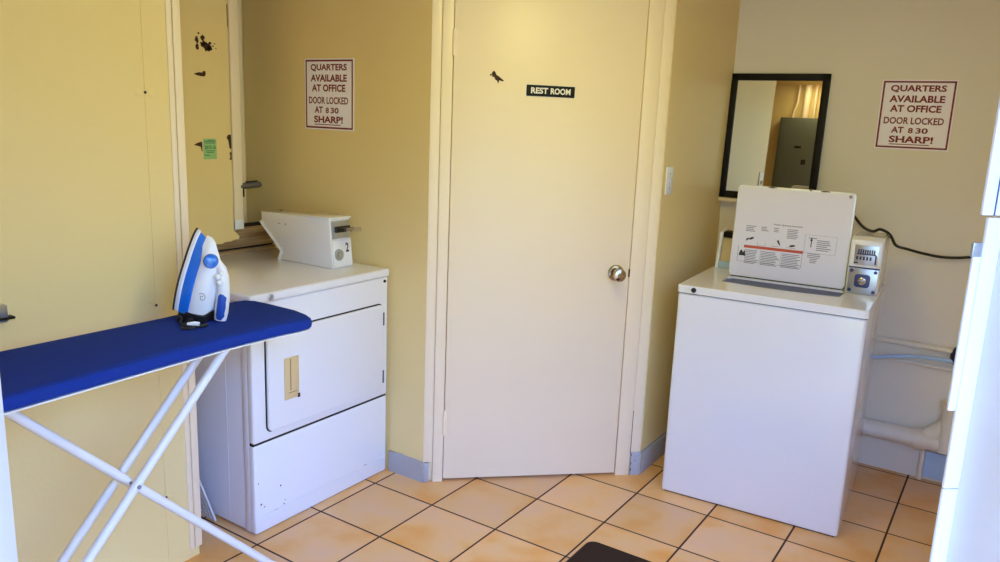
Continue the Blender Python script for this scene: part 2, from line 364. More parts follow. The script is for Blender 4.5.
for pts in [[(0.3328, 1.6442), (0.3478, 1.6498), (0.3618, 1.6526), (0.3711, 1.6508), (0.3777, 1.6582), (0.387, 1.6582), (0.3889, 1.6461), (0.3833, 1.6368), (0.3665, 1.6368), (0.3478, 1.6396)], [(0.3216, 1.3641), (0.3366, 1.3725), (0.3543, 1.3772), (0.3599, 1.3763), (0.3599, 1.338), (0.3562, 1.3408), (0.3534, 1.3567), (0.3366, 1.3613)], [(0.4785, 1.395), (0.4878, 1.4062), (0.5009, 1.4062), (0.5009, 1.3473), (0.4925, 1.3483), (0.4878, 1.38)], [(0.4916, 1.3315), (0.5009, 1.3352), (0.5009, 1.3007), (0.4897, 1.3025), (0.4953, 1.3147)], [(0.4981, 1.9309), (0.5014, 1.9309), (0.5014, 1.8375), (0.499, 1.8468)]]:
    chip(c, pts)
c.build('paint_chip', BROWNCHIP, wp)
hb = MB(); hb.tube([(-.735, 0.5394, 1.186), (-.735, .640, 1.190), (-.735, .652, 1.190)], [.013, .0145, .011], 16); hb.build('handle', mat('dull_grey_metal', (120, 124, 134), .35, metal=.8), wp)
MB().box((-.740, 0.5494, 1.140), (-.728, 0.5614, 1.200), .002).build('handle_plate', DARK, wp)
MB().tube([(-.735, .575, 1.203), (-.735, .635, 1.2045)], .004, 8).build('handle_shade', DARK, wp)  # dark line painting shade along the top of the handle
st = thing('inspection_sticker', 'small green paper sticker on the chipped cream panel', 'sticker', (-.730, 0.3954, 1.3053))
MB(FP).box((0.3646, 1.3063, .0008), (0.4271, 1.3894, .0014)).build('paper', GREENP, st)
s = MB(FP); text_into(s, '2015-16', 0.3702, 1.3473, 0.4225, 1.3623, .0014, .02)
for z, a, b in ((1.3772, 0.3683, 0.4225), (1.3819, 0.3851, 0.4178), (1.3707, 0.3721, 0.4206), (1.3389, 0.3758, 0.4178), (1.3324, 0.3795, 0.4131), (1.3212, 0.3683, 0.3945)):
    s.box((a, z, .0014), (b, z + .0026, .0018))
s.build('print', GREENINK, st)
struct('trim_6', MB().tube([(-.945, .722, .02), (-.945, .722, HC)], .018, 16), CREAM, 'yellow painted pipe in the corner of the alcove', 'pipe')

# hasp at the photo's left edge
hs = thing('metal_latch', 'grey metal latch on the left wall above the ironing board', 'latch', (-.107, -.75, .95))
MB().box((-.107, -.84, .945), (-.085, -.708, .990), .003).build('plate', STEEL, hs)
MB().box((-.107, -.85, .952), (-.078, -.694, .958), .001).build('bolt', BLACK, hs)

# ------------------------------------------------------------------ entrance (the photograph is taken through it): local x right, y up, z inward
C0 = Vector((CAM.x, CAM.y, 0)); FE = frame(C0, D_, (0, 0, 1), N_)
def ebox(mb, d0, d1, z0, z1, n0, n1, bev=0):                            # FE maps (x=d, y=z, z=n); D x Z = -N so mirror-safe boxes only
    mb.box((d0, z0, n0), (d1, z1, n1), bev)
FEm = Matrix((D_, (0, 0, 1), N_)).transposed().to_4x4(); FEm.translation = C0
we = MB(FEm); ebox(we, -1.06, -.36, 0, HC, .62, .74); ebox(we, .70, .80, 0, HC, .62, .74); ebox(we, 1.58, 1.62, 0, HC, .62, .74); ebox(we, .80, 1.58, 0, .25, .62, .74); ebox(we, .80, 1.58, 2.2, HC, .62, .74); ebox(we, -.36, .70, 2.10, HC, .62, .74)
bmesh.ops.reverse_faces(we.bm, faces=we.bm.faces)
struct('wall_entrance', we, CREAM, 'wall around the entrance the room is seen from', 'wall')
wf = MB(FEm)
for bx in ((.80, .83, .25, 2.2), (1.55, 1.58, .25, 2.2), (.80, 1.58, .25, .28), (.80, 1.58, 2.17, 2.2)): ebox(wf, *bx, .65, .71, .003)
bmesh.ops.reverse_faces(wf.bm, faces=wf.bm.faces)
struct('added_window_1', wf, CREAM_P, 'unseen window frame right of the entrance, added to let in daylight', 'window')  # added opening: more daylight on the washer and back right wall
w2 = MB()
for a_, b_ in (((2.52, -.38, .80), (2.58, -.35, 1.95)), ((2.52, .33, .80), (2.58, .36, 1.95)), ((2.52, -.38, .80), (2.58, .36, .83)), ((2.52, -.38, 1.92), (2.58, .36, 1.95))): w2.box(a_, b_, .003)
struct('added_window_2', w2, CREAM_P, 'unseen window frame in the right wall, added to let in daylight', 'window')  # second added opening, brightens the washer front and right side
j = MB(FEm); ebox(j, -.36, -.3145, 0, 2.1, .60, .70, .002); ebox(j, -.36, -.352, 0, 2.1, .70, .76, .002)
bmesh.ops.reverse_faces(j.bm, faces=j.bm.faces)
struct('trim_7', j, mat('white_jamb_paint', (196, 190, 182), 0.4), 'white entrance door jamb at the left edge of the photo', 'door frame')
lf_ = MB(FEm); ebox(lf_, -.405, -.365, .02, 2.08, -.36, .57, .003)
bmesh.ops.reverse_faces(lf_.bm, faces=lf_.bm.faces)
struct('shade_leaf', lf_, mat('shade_leaf_brown', (128, 104, 92), .5), 'unseen upright leaf added outside the entrance to shade the right jamb', 'door')  # added to block sky light from the right jamb's reveal
JAMB = mat('white_door_frame_paint', (232, 232, 236), 0.4, noise=0.03, nscale=14)
rj = thing('trim_8', 'white entrance door frame at the right edge of the photo', 'door frame', C0 + D_ * .66 + N_ * .7, kind='structure')
def rpart(name, m, *boxes):
    q = MB(FEm)
    for bx in boxes: ebox(q, *bx)
    bmesh.ops.reverse_faces(q.bm, faces=q.bm.faces); return q.build(name, m, rj)
rpart('jamb', JAMB, (.634, .72, 0, 2.1, .56, .702, .001))
rpart('stop', JAMB, (.6165, .72, 0, 1.1425, .702, .706, .001), (.6165, .72, 1.1440, 1.4410, .702, .706, .001), (.6235, .72, 1.4435, 2.1, .702, .706, .001), (.655, .72, 0, 2.1, .705, .74))
rpart('weatherstrip', PLASTIC_W, (.6085, .62, 1.233, 1.403, .7045, .708, .001), (.6085, .6215, 1.4435, 2.05, .702, .706, .001))
rpart('gap', BLUESTEEL, (.6215, .6240, 1.4435, 2.05, .703, .706))
rpart('latch', STEEL, (.606, .618, 1.400, 1.415, .704, .708, .001))
rpart('strike_plate', WTUBE, (.624, .6345, .85, 1.075, .585, .605, .001))
rpart('casing', JAMB, (.70, .80, 0, 2.1, .55, .62, .003))
tag(MB().box((-8, -14, -.12), (14, 1.5, -.07)).build('ground', CONC), 'pale concrete outside the entrance', 'ground', kind='structure')

# ------------------------------------------------------------------ dryer
dr = thing('clothes_dryer', 'white coin operated dryer in the alcove beside the ironing board', 'dryer', (-.40, .38, 0))
X0, X1, Y0, Y1 = -.745, -.046, .034, .730
b = MB(); b.box((X0, Y0 + .004, .004), (X1 - .030, Y1, .86), .006)
b.box((X1 - .060, Y0, .004), (X1 - .026, Y0 + .02, .86), .004)
for x in (-.20, -.45): b.box((x, Y0 + .003, .02), (x + .004, Y0 + .008, .85), .0008)
b.build('body', ENAMEL_D, dr)
f = MB(); f.box((X1 - .032, Y0, .352), (X1, Y1, .862), .008, 3); f.build('upper_front', ENAMEL, dr)
f = MB(); f.box((X1 - .032, Y0, .002), (X1 - .002, Y1, .344), .008, 3); f.box((X1 - .012, Y0 + .012, .0685), (X1 + .0005, Y1 - .006, .0705))
lf = f.build('lower_front', ENAMEL, dr)
c = MB(frame((X1 - .0015, 0, 0), (0, 1, 0), (0, 0, 1), (1, 0, 0)))
for y, z, a, bb in ((.06, .115, .003, .005), (.075, .10, .003, .002), (.15, .155, .004, .003), (.165, .075, .006, .002), (.13, .068, .014, .0015), (.05, .20, .001, .004), (.60, .073, .010, .001), (.17, .09, .002, .002)): chip(c, blob(y, z, a, bb, 8), 0, .0006)
c.build('paint_chip', BROWNCHIP, lf)
tp = MB(); tp.box((X0, Y0 - .006, .862), (X1 + .008, Y1 + .004, .896), .010, 3); top_o = tp.build('top_panel', ENAMEL, dr)
MB().lathe([(.0125, 0), (.0125, .004), (.009, .006), (.0005, .006)], (X1 + .008, .113, .879), (1, 0, 0), 16).build('lock', STEEL, dr)
MB().lathe([(.007, 0), (.006, .003), (.0005, .003)], (X1, .708, .845), (1, 0, 0), 12).build('screw', BLACK, dr)
FX = frame((X1, 0, 0), (0, 1, 0), (0, 0, 1), (1, 0, 0))
d = MB(FX); d.polyb([(y, z, .0012) for y, z in rrect(.092, .385, .692, .752, .022)], (0, 0, .014), .004)
dd_ = d.build('door', ENAMEL, dr)
g = MB(FX); g.poly([(y, z, .0002) for y, z in rrect(.088, .381, .696, .756, .025)], (0, 0, .0012)); g.build('door_gap', DARK, dd_)
h = MB(FX); h.box((.162, .487, .0135), (.230, .645, .0185), .002); hd = h.build('door_handle', TAN, dd_)
h = MB(FX); h.box((.187, .520, .0165), (.191, .640, .0192)); h.box((.180, .511, .0170), (.218, .5135, .0192)); h.build('grip_line', mat('tan_shadow_line', (150, 116, 78), .5), hd)
MB(FX).box((.222, .484, .0165), (.233, .500, .0195), .001).build('worn_corner', BROWNCHIP, hd)
for z in (.415, .664):
    MB(FX).box((.684, z, .006), (.692, z + .055, .0172), .001).build('hinge', mat('dark_steel_hinge', (92, 90, 100), .4, metal=.6), dr)
for y, x in ((.06, -.09), (.70, -.09), (.06, -.70), (.70, -.70)): MB().lathe([(.018, 0), (.018, .012)], (x, y, 0), (0, 0, 1), 12).build('foot', RUBBER, dr)
MB().box((X1 - .034, Y0 + .002, .3430), (X1 - .0075, Y1 - .002, .3530)).build('front_gap_shade', DARK, dr)  # dark strip painting the shade between upper and lower front
# coin meter on the dryer's right rear corner
cm = bpy.data.objects.new('coin_meter', None); COL.objects.link(cm); cm.location = (-.4, .6, .896); cm.parent = dr; cm.matrix_parent_inverse = dr.matrix_basis.inverted()
side = [(-.185, .552, .8965), (-.205, .552, 1.098), (-.612, .552, 1.090), (-.612, .552, 1.050), (-.480, .552, .935), (-.498, .552, .8965)]
MB().polyb(side, (0, .115, 0), .004).build('meter_case', ENAMEL, dr)
fl = MB(); fl.poly([(-.622, .548, 1.047), (-.612, .548, 1.050), (-.480, .548, .935), (-.498, .548, .8965), (-.508, .548, .8965), (-.492, .548, .934)], (0, .125, 0)); fl.build('case_flange', ENAMEL, dr)
cap = MB(); cap.box((-.36, .548, 1.0945), (-.20, .672, 1.102), .002); cap.build('case_cap', ENAMEL, dr)
for x in (-.50, -.46): MB().lathe([(.004, 0), (.004, .001)], (x, .552, 1.05), (0, -1, 0), 8).build('screw', GREYINK, dr)
MB().lathe([(.008, 0), (.008, .008), (.004, .011)], (-.54, .60, 1.090), (0, 0, 1), 12).build('knob', BRASSY, dr)
ax = Vector((-.020, 0, .2015)).normalized(); nx = Vector((ax.z, 0, -ax.x))
FM = frame((-.185, .552, .8965), (0, 1, 0), ax, nx)                     # x along Y, y up the face, z out
q = MB(FM); q.box((.008, .120, .001), (.108, .192, .006), .002); q.build('slide_plate', STEEL, dr)
q = MB(FM); q.box((.020, .145, .006), (.098, .170, .020), .003); q.box((.030, .148, .020), (.090, .164, .050), .003); q.build('coin_slide', mat('dark_slide_steel', (70, 66, 62), .35, metal=.8), dr)
q = MB(FM); q.box((.036, .150, .050), (.080, .163, .088), .003); q.box((.030, .147, .082), (.086, .166, .092), .003); q.build('push_handle', CHROME, dr)
q = MB(FM); q.box((.006, .006, .001), (.110, .112, .005), .002); q.build('vault_plate', PLASTIC_W, dr)
q = MB(FM); q.lathe([(.024, 0), (.024, .004), (.014, .005), (.012, .012), (.004, .012), (.0005, .010)], (.036, .055, .005), (0, 0, 1), 20); q.build('vault_lock', STEEL, dr)
q = MB(FM); text_into(q, '2', .076, .062, .094, .100, .005, .03); q.build('handwriting', BLACKINK, dr)
bpy.data.objects.remove(cm)

# lint screen leaning between left wall and dryer
ls = MB()
Fl = frame((-.250, .008, .006), (-1, 0, 0), (0, -.32, .947), (0, .947, .32))
nx_, ny_ = 12, 16; w_, h_ = .30, .26
for i in range(nx_ + 1): ls.box((i * w_ / nx_ - .004, 0, 0), (i * w_ / nx_ + .004, h_, .003), M=Fl)
for i in range(ny_ + 1): ls.box((-.004, i * h_ / ny_ - .0035, .0002), (w_ + .004, i * h_ / ny_ + .0035, .0032), M=Fl)
ls.box((-.006, 0, -.002), (.004, h_, .005), M=Fl)
tag(ls.build('lint_screen', LINT), 'pale perforated screen leaning between the left wall and the dryer', 'screen')

# ------------------------------------------------------------------ washer (turned 3.5 degrees)
th = math.radians(3.5)
wa = thing('washing_machine', 'white top loading coin washer with its lid raised, below the mirror', 'washing machine', (1.688, 1.35, 0))
FW = Matrix.Translation((1.681, 1.35, 0)) @ Matrix.Rotation(th, 4, 'Z')
def wbuild(mb, name, m, par=None): mb.M = FW; return mb.build(name, m, par or wa)
Wd, Dp = .697, .620
b = MB(); b.polyb([(-Wd, 0, .004), (0, 0, .004), (0, Dp, .004), (-Wd, Dp, .004)], (0, 0, .861), .012, 4)
wbuild(b, 'body', ENAMEL)
b = MB(); b.box((-Wd + .01, .012, 0), (-.01, Dp - .02, .010)); wbuild(b, 'base', DARK)
c = MB(frame((0, -.0004, 0), (1, 0, 0), (0, 0, 1), (0, -1, 0)))
for x, z in ((-.56, .06), (-.05, .075)): chip(c, blob(x, z, .003, .003, 8), 0, .0008)
wbuild(c, 'paint_chip', GREYINK)
# top panel with the loading opening
tb = bmesh.new()
def ring(pts, z): return [tb.verts.new((x, y, z)) for x, y in pts]
outer = rrect(-Wd - .004, -.004, .004, Dp + .002, .014, 4)
opening = [(-.575 + .455 * t, .185 - .022 * math.sin(PI * t)) for t in [i / 12 for i in range(13)]] + [(-.115, .30), (-.13, .325), (-.56, .325), (-.58, .30)]
zt, zb = .896, .866
ot, ob_, it, ib = ring(outer, zt - .004), ring(outer, zb), ring(opening, zt), ring(opening, zt - .009)
ot2 = ring(rrect(-Wd, 0, 0, Dp - .002, .012, 4), zt)
def strip(a, b_):
    n = len(a)
    for i in range(n): tb.faces.new((a[i], a[(i + 1) % n], b_[(i + 1) % n], b_[i]))
strip(ob_, ot); strip(ot, ot2); strip(it, ib)
es = [tb.edges.get((r_[i], r_[(i + 1) % len(r_)])) for r_ in (ot2, it) for i in range(len(r_))]
bmesh.ops.triangle_fill(tb, use_beauty=True, use_dissolve=False, edges=es)
tb.faces.new(ib); bmesh.ops.recalc_face_normals(tb, faces=tb.faces)
t = MB(); t._merge(tb); tpo = wbuild(t, 'top_panel', ENAMEL)
tu = MB(); tu.poly([(x, y, .8872) for x, y in opening], (0, 0, .0005)); wbuild(tu, 'opening_shade', mat('navy_opening_shade', (58, 64, 104), .4), tpo)  # navy sheet stands in for the shade inside the opening
l = MB(); l.lathe([(.010, 0), (.010, .004), (.006, .006), (.0005, .006)], (-.633, -.004, .881), (0, -1, 0), 16); wbuild(l, 'lock', DARK)
g = MB(); g.box((-Wd - .001, -.001, .8635), (.001, Dp, .8665)); wbuild(g, 'top_seam', mat('seam_shadow_grey', (70, 72, 92), .7))
# console at the back
cs = [(-.128, .505, .896), (-.128, .545, 1.035), (-.128, .62, 1.045), (-.128, .62, .896)]
c = MB(); c.polyb(cs, (-.545, 0, 0), .004); con = wbuild(c, 'console', mat('tan_control_panel', (212, 190, 150), .5))
c = MB(); c.polyb([(x - .546, y + (-.012 if i < 2 else 0), z + (.018 if 0 < i < 3 else 0)) for i, (x, y, z) in enumerate(cs)], (-.014, 0, 0), .003); wbuild(c, 'console_end', PLASTIC_W, con)
c = MB(); c.box((-.672, .530, 1.030), (-.13, .60, 1.056), .004); wbuild(c, 'console_top', BLACK, con)
c = MB(); c.box((-.672, .494, .8962), (-.128, .51, .926), .003); wbuild(c, 'console_foot', BLUEPATCH, con)
# coin meter
c = MB(); c.polyb([(0, .30, .8965), (0, .305, 1.108), (0, .345, 1.120), (0, .60, 1.112), (0, .60, .8965)], (-.117, 0, 0), .005, 3); cme = wbuild(c, 'meter_case', ENAMEL)
FC = FW @ frame((-.117, .2995, .8965), (1, 0, 0), (0, .0236, .9997), (0, -1, .0236))
def cb(name, m, fn, par=cme):
    q = MB(FC); fn(q); return q.build(name, m, par)
def f_up(q): q.box((.006, .108, .001), (.112, .206, .005), .002)
def f_lo(q): q.box((.006, .004, .001), (.112, .102, .005), .002)
cb('coin_plate', PLASTIC_W, f_up); cb('vault_plate', STEEL, f_lo)
def f_mid(q): q.box((.004, .102, .001), (.114, .108, .004))
cb('plate_gap', BLUESTEEL, f_mid)
def f_win(q): q.box((.018, .116, .0045), (.104, .194, .0062), .001)
cb('coin_window', STEEL, f_win)
def f_slots(q):
    for i in range(8): q.box((.030 + i * .008, .160, .006), (.0355 + i * .008, .178, .0085), .001)
    q.box((.027, .157, .0055), (.096, .161, .008)); q.box((.093, .122, .006), (.099, .158, .009), .001)
    q.box((.020, .1215, .0055), (.034, .1265, .0075))
    for i in range(5): q.box((.026 + i * .012, .136, .006), (.033 + i * .012, .150, .0075), .001)
cb('coin_slot', mat('dark_coin_slots', (48, 52, 84), .4), f_slots)
for x, y in ((.016, .014), (.102, .014), (.016, .092), (.102, .092)): MB(FC).lathe([(.007, 0), (.007, .002), (.004, .004), (.0005, .004)], (x, y, .005), (0, 0, 1), 12).build('screw', BLUESTEEL, cme)
def f_lockp(q): q.polyb([(x, y, .005) for x, y in rrect(.030, .028, .086, .080, .012)], (0, 0, .006), .001)
cb('lock_surround', BLUESTEEL, f_lockp)
def f_lock(q): q.lathe([(.015, 0), (.015, .006), (.008, .009), (.006, .006), (.0005, .006)], (.058, .054, .011), (0, 0, 1), 20)
cb('vault_lock', CHROME, f_lock)
# raised lid: local x along, y up the lid, z towards the viewer
lw, lh = .464, .386; lean = math.radians(4.5)
FL = FW @ frame((-.587, .332, .900), (1, 0, 0), (0, math.sin(lean), math.cos(lean)), (0, -math.cos(lean), math.sin(lean)))
q = MB(FL); q.polyb([(x, y, 0) for x, y in rrect(0, 0, lw, lh, .018)], (0, 0, -.022), .004, 2); lid = q.build('lid', ENAMEL, wa)
q = MB(FL); q.poly([(x, y, .0002) for x, y in rrect(.007, .006, lw - .007, lh - .012, .014)], (0, 0, .0016)); q.build('lid_liner', ENAMEL_D, lid)
q = MB(FL); q.box((.012, -.010, -.02), (lw - .015, .002, -.004), .002); q.build('lid_hinge', RUBBER, lid)
q = MB(FL); q.lathe([(.007, 0), (.007, .003), (.0005, .003)], (lw - .022, lh - .017, .0), (0, 0, 1), 12); q.build('lid_bumper', BRASSY, lid)
q = MB(FL)
for x0, x1 in ((.12, .155), (.285, .295), (.33, .365)): chip(q, blob((x0 + x1) / 2, lh - .004, (x1 - x0) / 2, .0022, 10), .0, .0018)
q.build('paint_chip', BROWNCHIP, lid)
LZ = .0019
def lbox(q, u0, v0, u1, v1): q.box((u0 * lw, (1 - v1) * lh, LZ), (u1 * lw, (1 - v0) * lh, LZ + .0003))
q = MB(FL); text_into(q, 'Washer Operating Instructions', .35 * lw, .588 * lh, .60 * lw, .610 * lh, LZ, .01); q.build('lid_title', BLACKINK, lid)
q = MB(FL)
def para(u0, v0, u1, n, step, seed):
    r = random.Random(seed)
    for i in range(n): lbox(q, u0, v0 + i * step, u1 - r.uniform(0, .3) * (u1 - u0), v0 + i * step + step * .42)
para(.115, .435, .205, 4, .018, 1); para(.25, .435, .315, 3, .018, 2); para(.36, .435, .405, 3, .018, 3); para(.475, .435, .57, 6, .018, 4)
para(.13, .70, .262, 9, .0175, 5); para(.272, .70, .435, 9, .0175, 6); para(.452, .70, .615, 9, .0175, 7)
para(.66, .50, .735, 1, .018, 8); para(.73, .52, .85, 6, .02, 9); para(.665, .665, .79, 3, .018, 10); para(.69, .72, .76, 3, .018, 11)
q.build('small_print', GREYINK, lid)
q = MB(FL)                                                              # thin rules of the two boxed tables and the little pictures
for u0, v0, u1, v1 in ((.065, .66, .068, .83), (.622, .66, .625, .83), (.065, .83, .625, .833), (.265, .69, .267, .83), (.443, .69, .445, .83), (.63, .47, .632, .66), (.89, .47, .892, .66), (.63, .47, .89, .472), (.63, .66, .892, .662),
                       (.23, .60, .232, .64), (.30, .60, .302, .64), (.23, .64, .302, .643), (.35, .63, .42, .634), (.48, .63, .56, .634)): lbox(q, u0, v0, u1, v1)
q.build('table_rule', GREYINK, lid)
q = MB(FL)
for pts in ([(.125, .59), (.14, .57), (.155, .575), (.17, .56), (.195, .555), (.19, .575), (.165, .59), (.15, .585), (.13, .605)], [(.395, .57), (.41, .56), (.425, .60), (.43, .62), (.415, .61)], [(.50, .615), (.52, .60), (.545, .595), (.56, .605), (.545, .615), (.52, .622)],
            [(.675, .53), (.687, .49), (.695, .53), (.690, .535), (.690, .60), (.682, .60), (.682, .535)], [(.075, .77), (.085, .72), (.10, .705), (.112, .735), (.125, .705), (.138, .77)]):
    q.poly([(u * lw, (1 - v) * lh, LZ) for u, v in pts], (0, 0, .0003))
q.build('pictogram', BLACKINK, lid)
q = MB(FL); lbox(q, .115, .650, .628, .680); q.build('warning_bar', WARNRED, lid)

# ------------------------------------------------------------------ signs
def notice(origin, ux, uz, label):
    F = frame(origin, ux, (0, 0, 1), uz); w, h = .287, .292
    s = thing('notice_sign', label, 'sign', origin, 'quarters notices on the walls')
    MB(F).box((0, 0, .0006), (w, h, .0022)).build('board', PAPER, s)
    q = MB(F); e0, t_ = .005, .0072
    for bx in ((e0, e0, w - e0, e0 + t_), (e0, h - e0 - t_, w - e0, h - e0), (e0, e0, e0 + t_, h - e0), (w - e0 - t_, e0, w - e0, h - e0)): q.box((bx[0], bx[1], .0022), (bx[2], bx[3], .0025))
    q.build('border', REDINK, s)
    q = MB(F)
    for body, u0, v0, u1, v1, bd in (('QUARTERS', .125, .075, .865, .182, .034), ('AVAILABLE', .125, .222, .865, .322, .034), ('AT OFFICE', .15, .36, .835, .462, .034),
                                 ('DOOR LOCKED', .085, .535, .89, .635, .026), ('AT', .205, .673, .375, .765, .034), ('8', .435, .684, .50, .765, .03), ('30', .535, .684, .70, .765, .03), ('SHARP!', .19, .805, .785, .905, .034)):
        text_into(q, body, u0 * w, (1 - v1) * h, u1 * w, (1 - v0) * h, .0022, bd)
    q.box((.20 * w, .066 * h, .0022), (.74 * w, .078 * h, .0026))
    q.build('lettering', REDINK, s)
    return s
notice(Vector((-.541, .744, 1.442)), (1, 0, 0), (0, -1, 0), 'white notice with dark red lettering on the yellow wall above the dryer')
notice(Vector((1.502, 2.17, 1.455)), (1, 0, 0), (0, -1, 0), 'white notice with dark red lettering right of the mirror')
rs = thing('door_sign', 'small black REST ROOM plate on the cream door', 'sign', FD @ Vector((.38, 1.61, 0)))
q = MB(FD @ Matrix.Translation((.2855, 1.6085, 0)) @ Matrix.Rotation(math.radians(-.4), 4, 'Z'))
q.poly([(x, y, .0006) for x, y in rrect(-.002, -.002, .195, .0445, .003)], (0, 0, .0008)); q.build('backing', WHITEINK, rs)
FR = FD @ Matrix.Translation((.2855, 1.6085, 0)) @ Matrix.Rotation(math.radians(-.4), 4, 'Z')
q = MB(FR); q.poly([(x, y, .0014) for x, y in rrect(0, 0, .193, .0425, .003)], (0, 0, .0014)); q.build('plate', BLACK, rs)
q = MB(FR); text_into(q, 'REST', .018, .010, .086, .0335, .0028, .035); text_into(q, 'ROOM', .096, .010, .176, .0335, .0028, .035); q.build('lettering', WHITEINK, rs)

# light switch
sw = thing('light_switch', 'white light switch on the wall right of the door frame', 'switch', (.845, 1.46, 1.29))
FS = frame((.845, 1.46, 1.292), (0, 1, 0), (0, 0, 1), (1, 0, 0))
MB(FS).box((-.035, -.057, 0), (.035, .057, .006), .003).build('cover_plate', PLASTIC_W, sw)
MB(FS).box((-.005, -.010, .006), (.005, .012, .014), .002).build('toggle', mat('ivory_toggle', (196, 190, 206), .4), sw)
for y in (-.03, .03): MB(FS).lathe([(.003, 0), (.0025, .001), (.0005, .001)], (0, y, .006), (0, 0, 1), 10).build('screw', GREYINK, sw)

# ------------------------------------------------------------------ mirror
mr = thing('framed_mirror', 'black framed mirror leaning on the ledge behind the washer', 'mirror', (1.07, 2.14, 1.186))
tvec = Vector((0, .030, .59)).normalized()
FMI = frame((.842, 2.130, 1.1865), (1, 0, 0), tvec, Vector((0, -tvec.z, tvec.y)))
mw, mh, mb_ = .447, .585, .032
q = MB(FMI)
for a in ((0, 0, mw, mb_), (0, mh - mb_, mw, mh), (0, 0, mb_, mh), (mw - mb_, 0, mw, mh)): q.box((a[0], a[1], -.014), (a[2], a[3], .004), .002)
q.build('mirror_frame', BLACK, mr)
MB(FMI).box((mb_ - .004, mb_ - .004, -.010), (mw - mb_ + .004, mh - mb_ + .004, -.002)).build('glass', MIRROR, mr)

# things seen in the mirror
ep = thing('electrical_panel', 'grey electrical panel on the yellow wall, seen in the mirror', 'electrical panel', (.2, -2.4, 1.2))
MB().box((-.075, -2.4, 1.20), (.46, -2.29, 2.09), .005).build('cabinet', GREYPANEL, ep)
MB().box((-.055, -2.292, 1.22), (.44, -2.284, 2.07), .003).build('panel_door', GREYPANEL, ep)
MB().box((.10, -2.286, 1.79), (.165, -2.278, 1.81), .002).build('latch', BLACK, ep)
MB().box((.18, -2.286, 1.63), (.225, -2.282, 1.68), .001).build('badge', DARK, ep)
for i, (path, r) in enumerate((([(.025, -2.36, 2.08), (.03, -2.36, 2.14), (.055, -2.36, 2.25), (.06, -2.36, HC)], .012), ([(.145, -2.355, 2.08), (.145, -2.355, HC)], .034), ([(.225, -2.36, 2.08), (.225, -2.36, HC)], .012), ([(.29, -2.36, 2.08), (.285, -2.36, 2.2), (.31, -2.36, HC)], .012))):
    tag(MB().tube(path, r, 14).build('conduit', CREAM_P), ('thin bent cream conduit rising from the left of the grey panel in the mirror', 'thick cream conduit above the grey panel in the mirror', 'thin straight cream conduit right of the thick one in the mirror', 'thin cream conduit nearest the mirror frame')[i], 'conduit', 'conduits above the electrical panel')
lp = MB(); lp.box((-.1075, -1.99, 1.18), (-.1045, -1.84, 1.41), .001); tag(lp.build('strike_plate', STEEL), 'metal strike plate on the pale wall seen in the mirror', 'plate')

# ------------------------------------------------------------------ pipes and cord at the right rear
def pipe(label, pts, r, m=WHITE_R, extra=()):
    o = tag(MB().tube(pts, r, 16).build('wall_pipe', m), label, 'pipe', 'pipes along the wall right of the washer')
    for nm, p, q_, rr in extra: MB().tube([p, q_], rr, 16).build(nm, m, o)
    return o
pipe('upper thin white pipe along the wall right of the washer', [(1.0, 2.158, .612), (2.498, 2.158, .606)], .012, extra=[('coupling', (1.775, 2.158, .609), (1.80, 2.158, .609), .016)])
pipe('lower thin white pipe along the wall right of the washer', [(1.0, 2.158, .533), (2.498, 2.158, .520)], .008)
pipe('thick white drain pipe low on the wall right of the washer', [(1.0, 2.128, .200), (1.86, 2.128, .196), (2.02, 2.128, .200)], .040, extra=[('coupling', (1.835, 2.128, .196), (1.885, 2.128, .196), .047)])
pipe('slanting white pipe rising from the drain pipe', [(1.88, 2.128, .215), (1.93, 2.128, .265), (1.985, 2.128, .33)], .034)
pipe('upright white drain stub beside the entrance frame', [(1.965, 2.115, .17), (1.965, 2.115, .385)], .042, extra=[('rim', (1.965, 2.115, .365), (1.965, 2.115, .392), .047)])
pipe('thin upright white pipe under the drain pipe coupling', [(1.872, 2.155, 0), (1.872, 2.155, .17)], .011)
tag(MB().tube(smooth([(1.60, 2.13, .52), (1.70, 2.14, .545), (1.80, 2.145, .562), (1.88, 2.145, .567), (1.935, 2.145, .566)]), .009).build('water_hose', BLUEPATCH), 'pale blue hose between the two thin wall pipes', 'hose')
struct('trim_9', MB().box((1.884, 2.160, .012), (2.496, 2.172, .135), .002), BLUEPATCH, 'pale blue board at the foot of the wall beside the drain pipe', 'board')
tag(MB().lathe([(.055, 0), (.055, .02), (.046, .034), (.02, .040), (.0005, .040)], (1.972, 2.17, .590), (0, -1, 0), 24).build('drain_cover', RUBBER), 'black round cap on the wall, half hidden by the entrance frame', 'cap')
cd = MB()
cd.tube(smooth([(1.44, 2.165, 1.17), (1.47, 2.10, 1.155), (1.53, 1.98, 1.125), (1.585, 1.875, 1.122), (1.615, 1.86, 1.135), (1.645, 1.92, 1.11), (1.665, 1.99, 1.06), (1.70, 2.08, 1.038), (1.76, 2.13, 1.020), (1.83, 2.145, 1.012), (1.90, 2.15, 1.018), (1.97, 2.155, 1.034)]), .006, 10)
cd.build('power_cord', RUBBER, wa)
ob = thing('outlet_box', 'small grey outlet box the black cord runs into', 'outlet', (1.985, 2.17, 1.04))
MB().box((1.958, 2.14, 1.015), (2.03, 2.17, 1.065), .003).build('box', GREYBASE, ob)

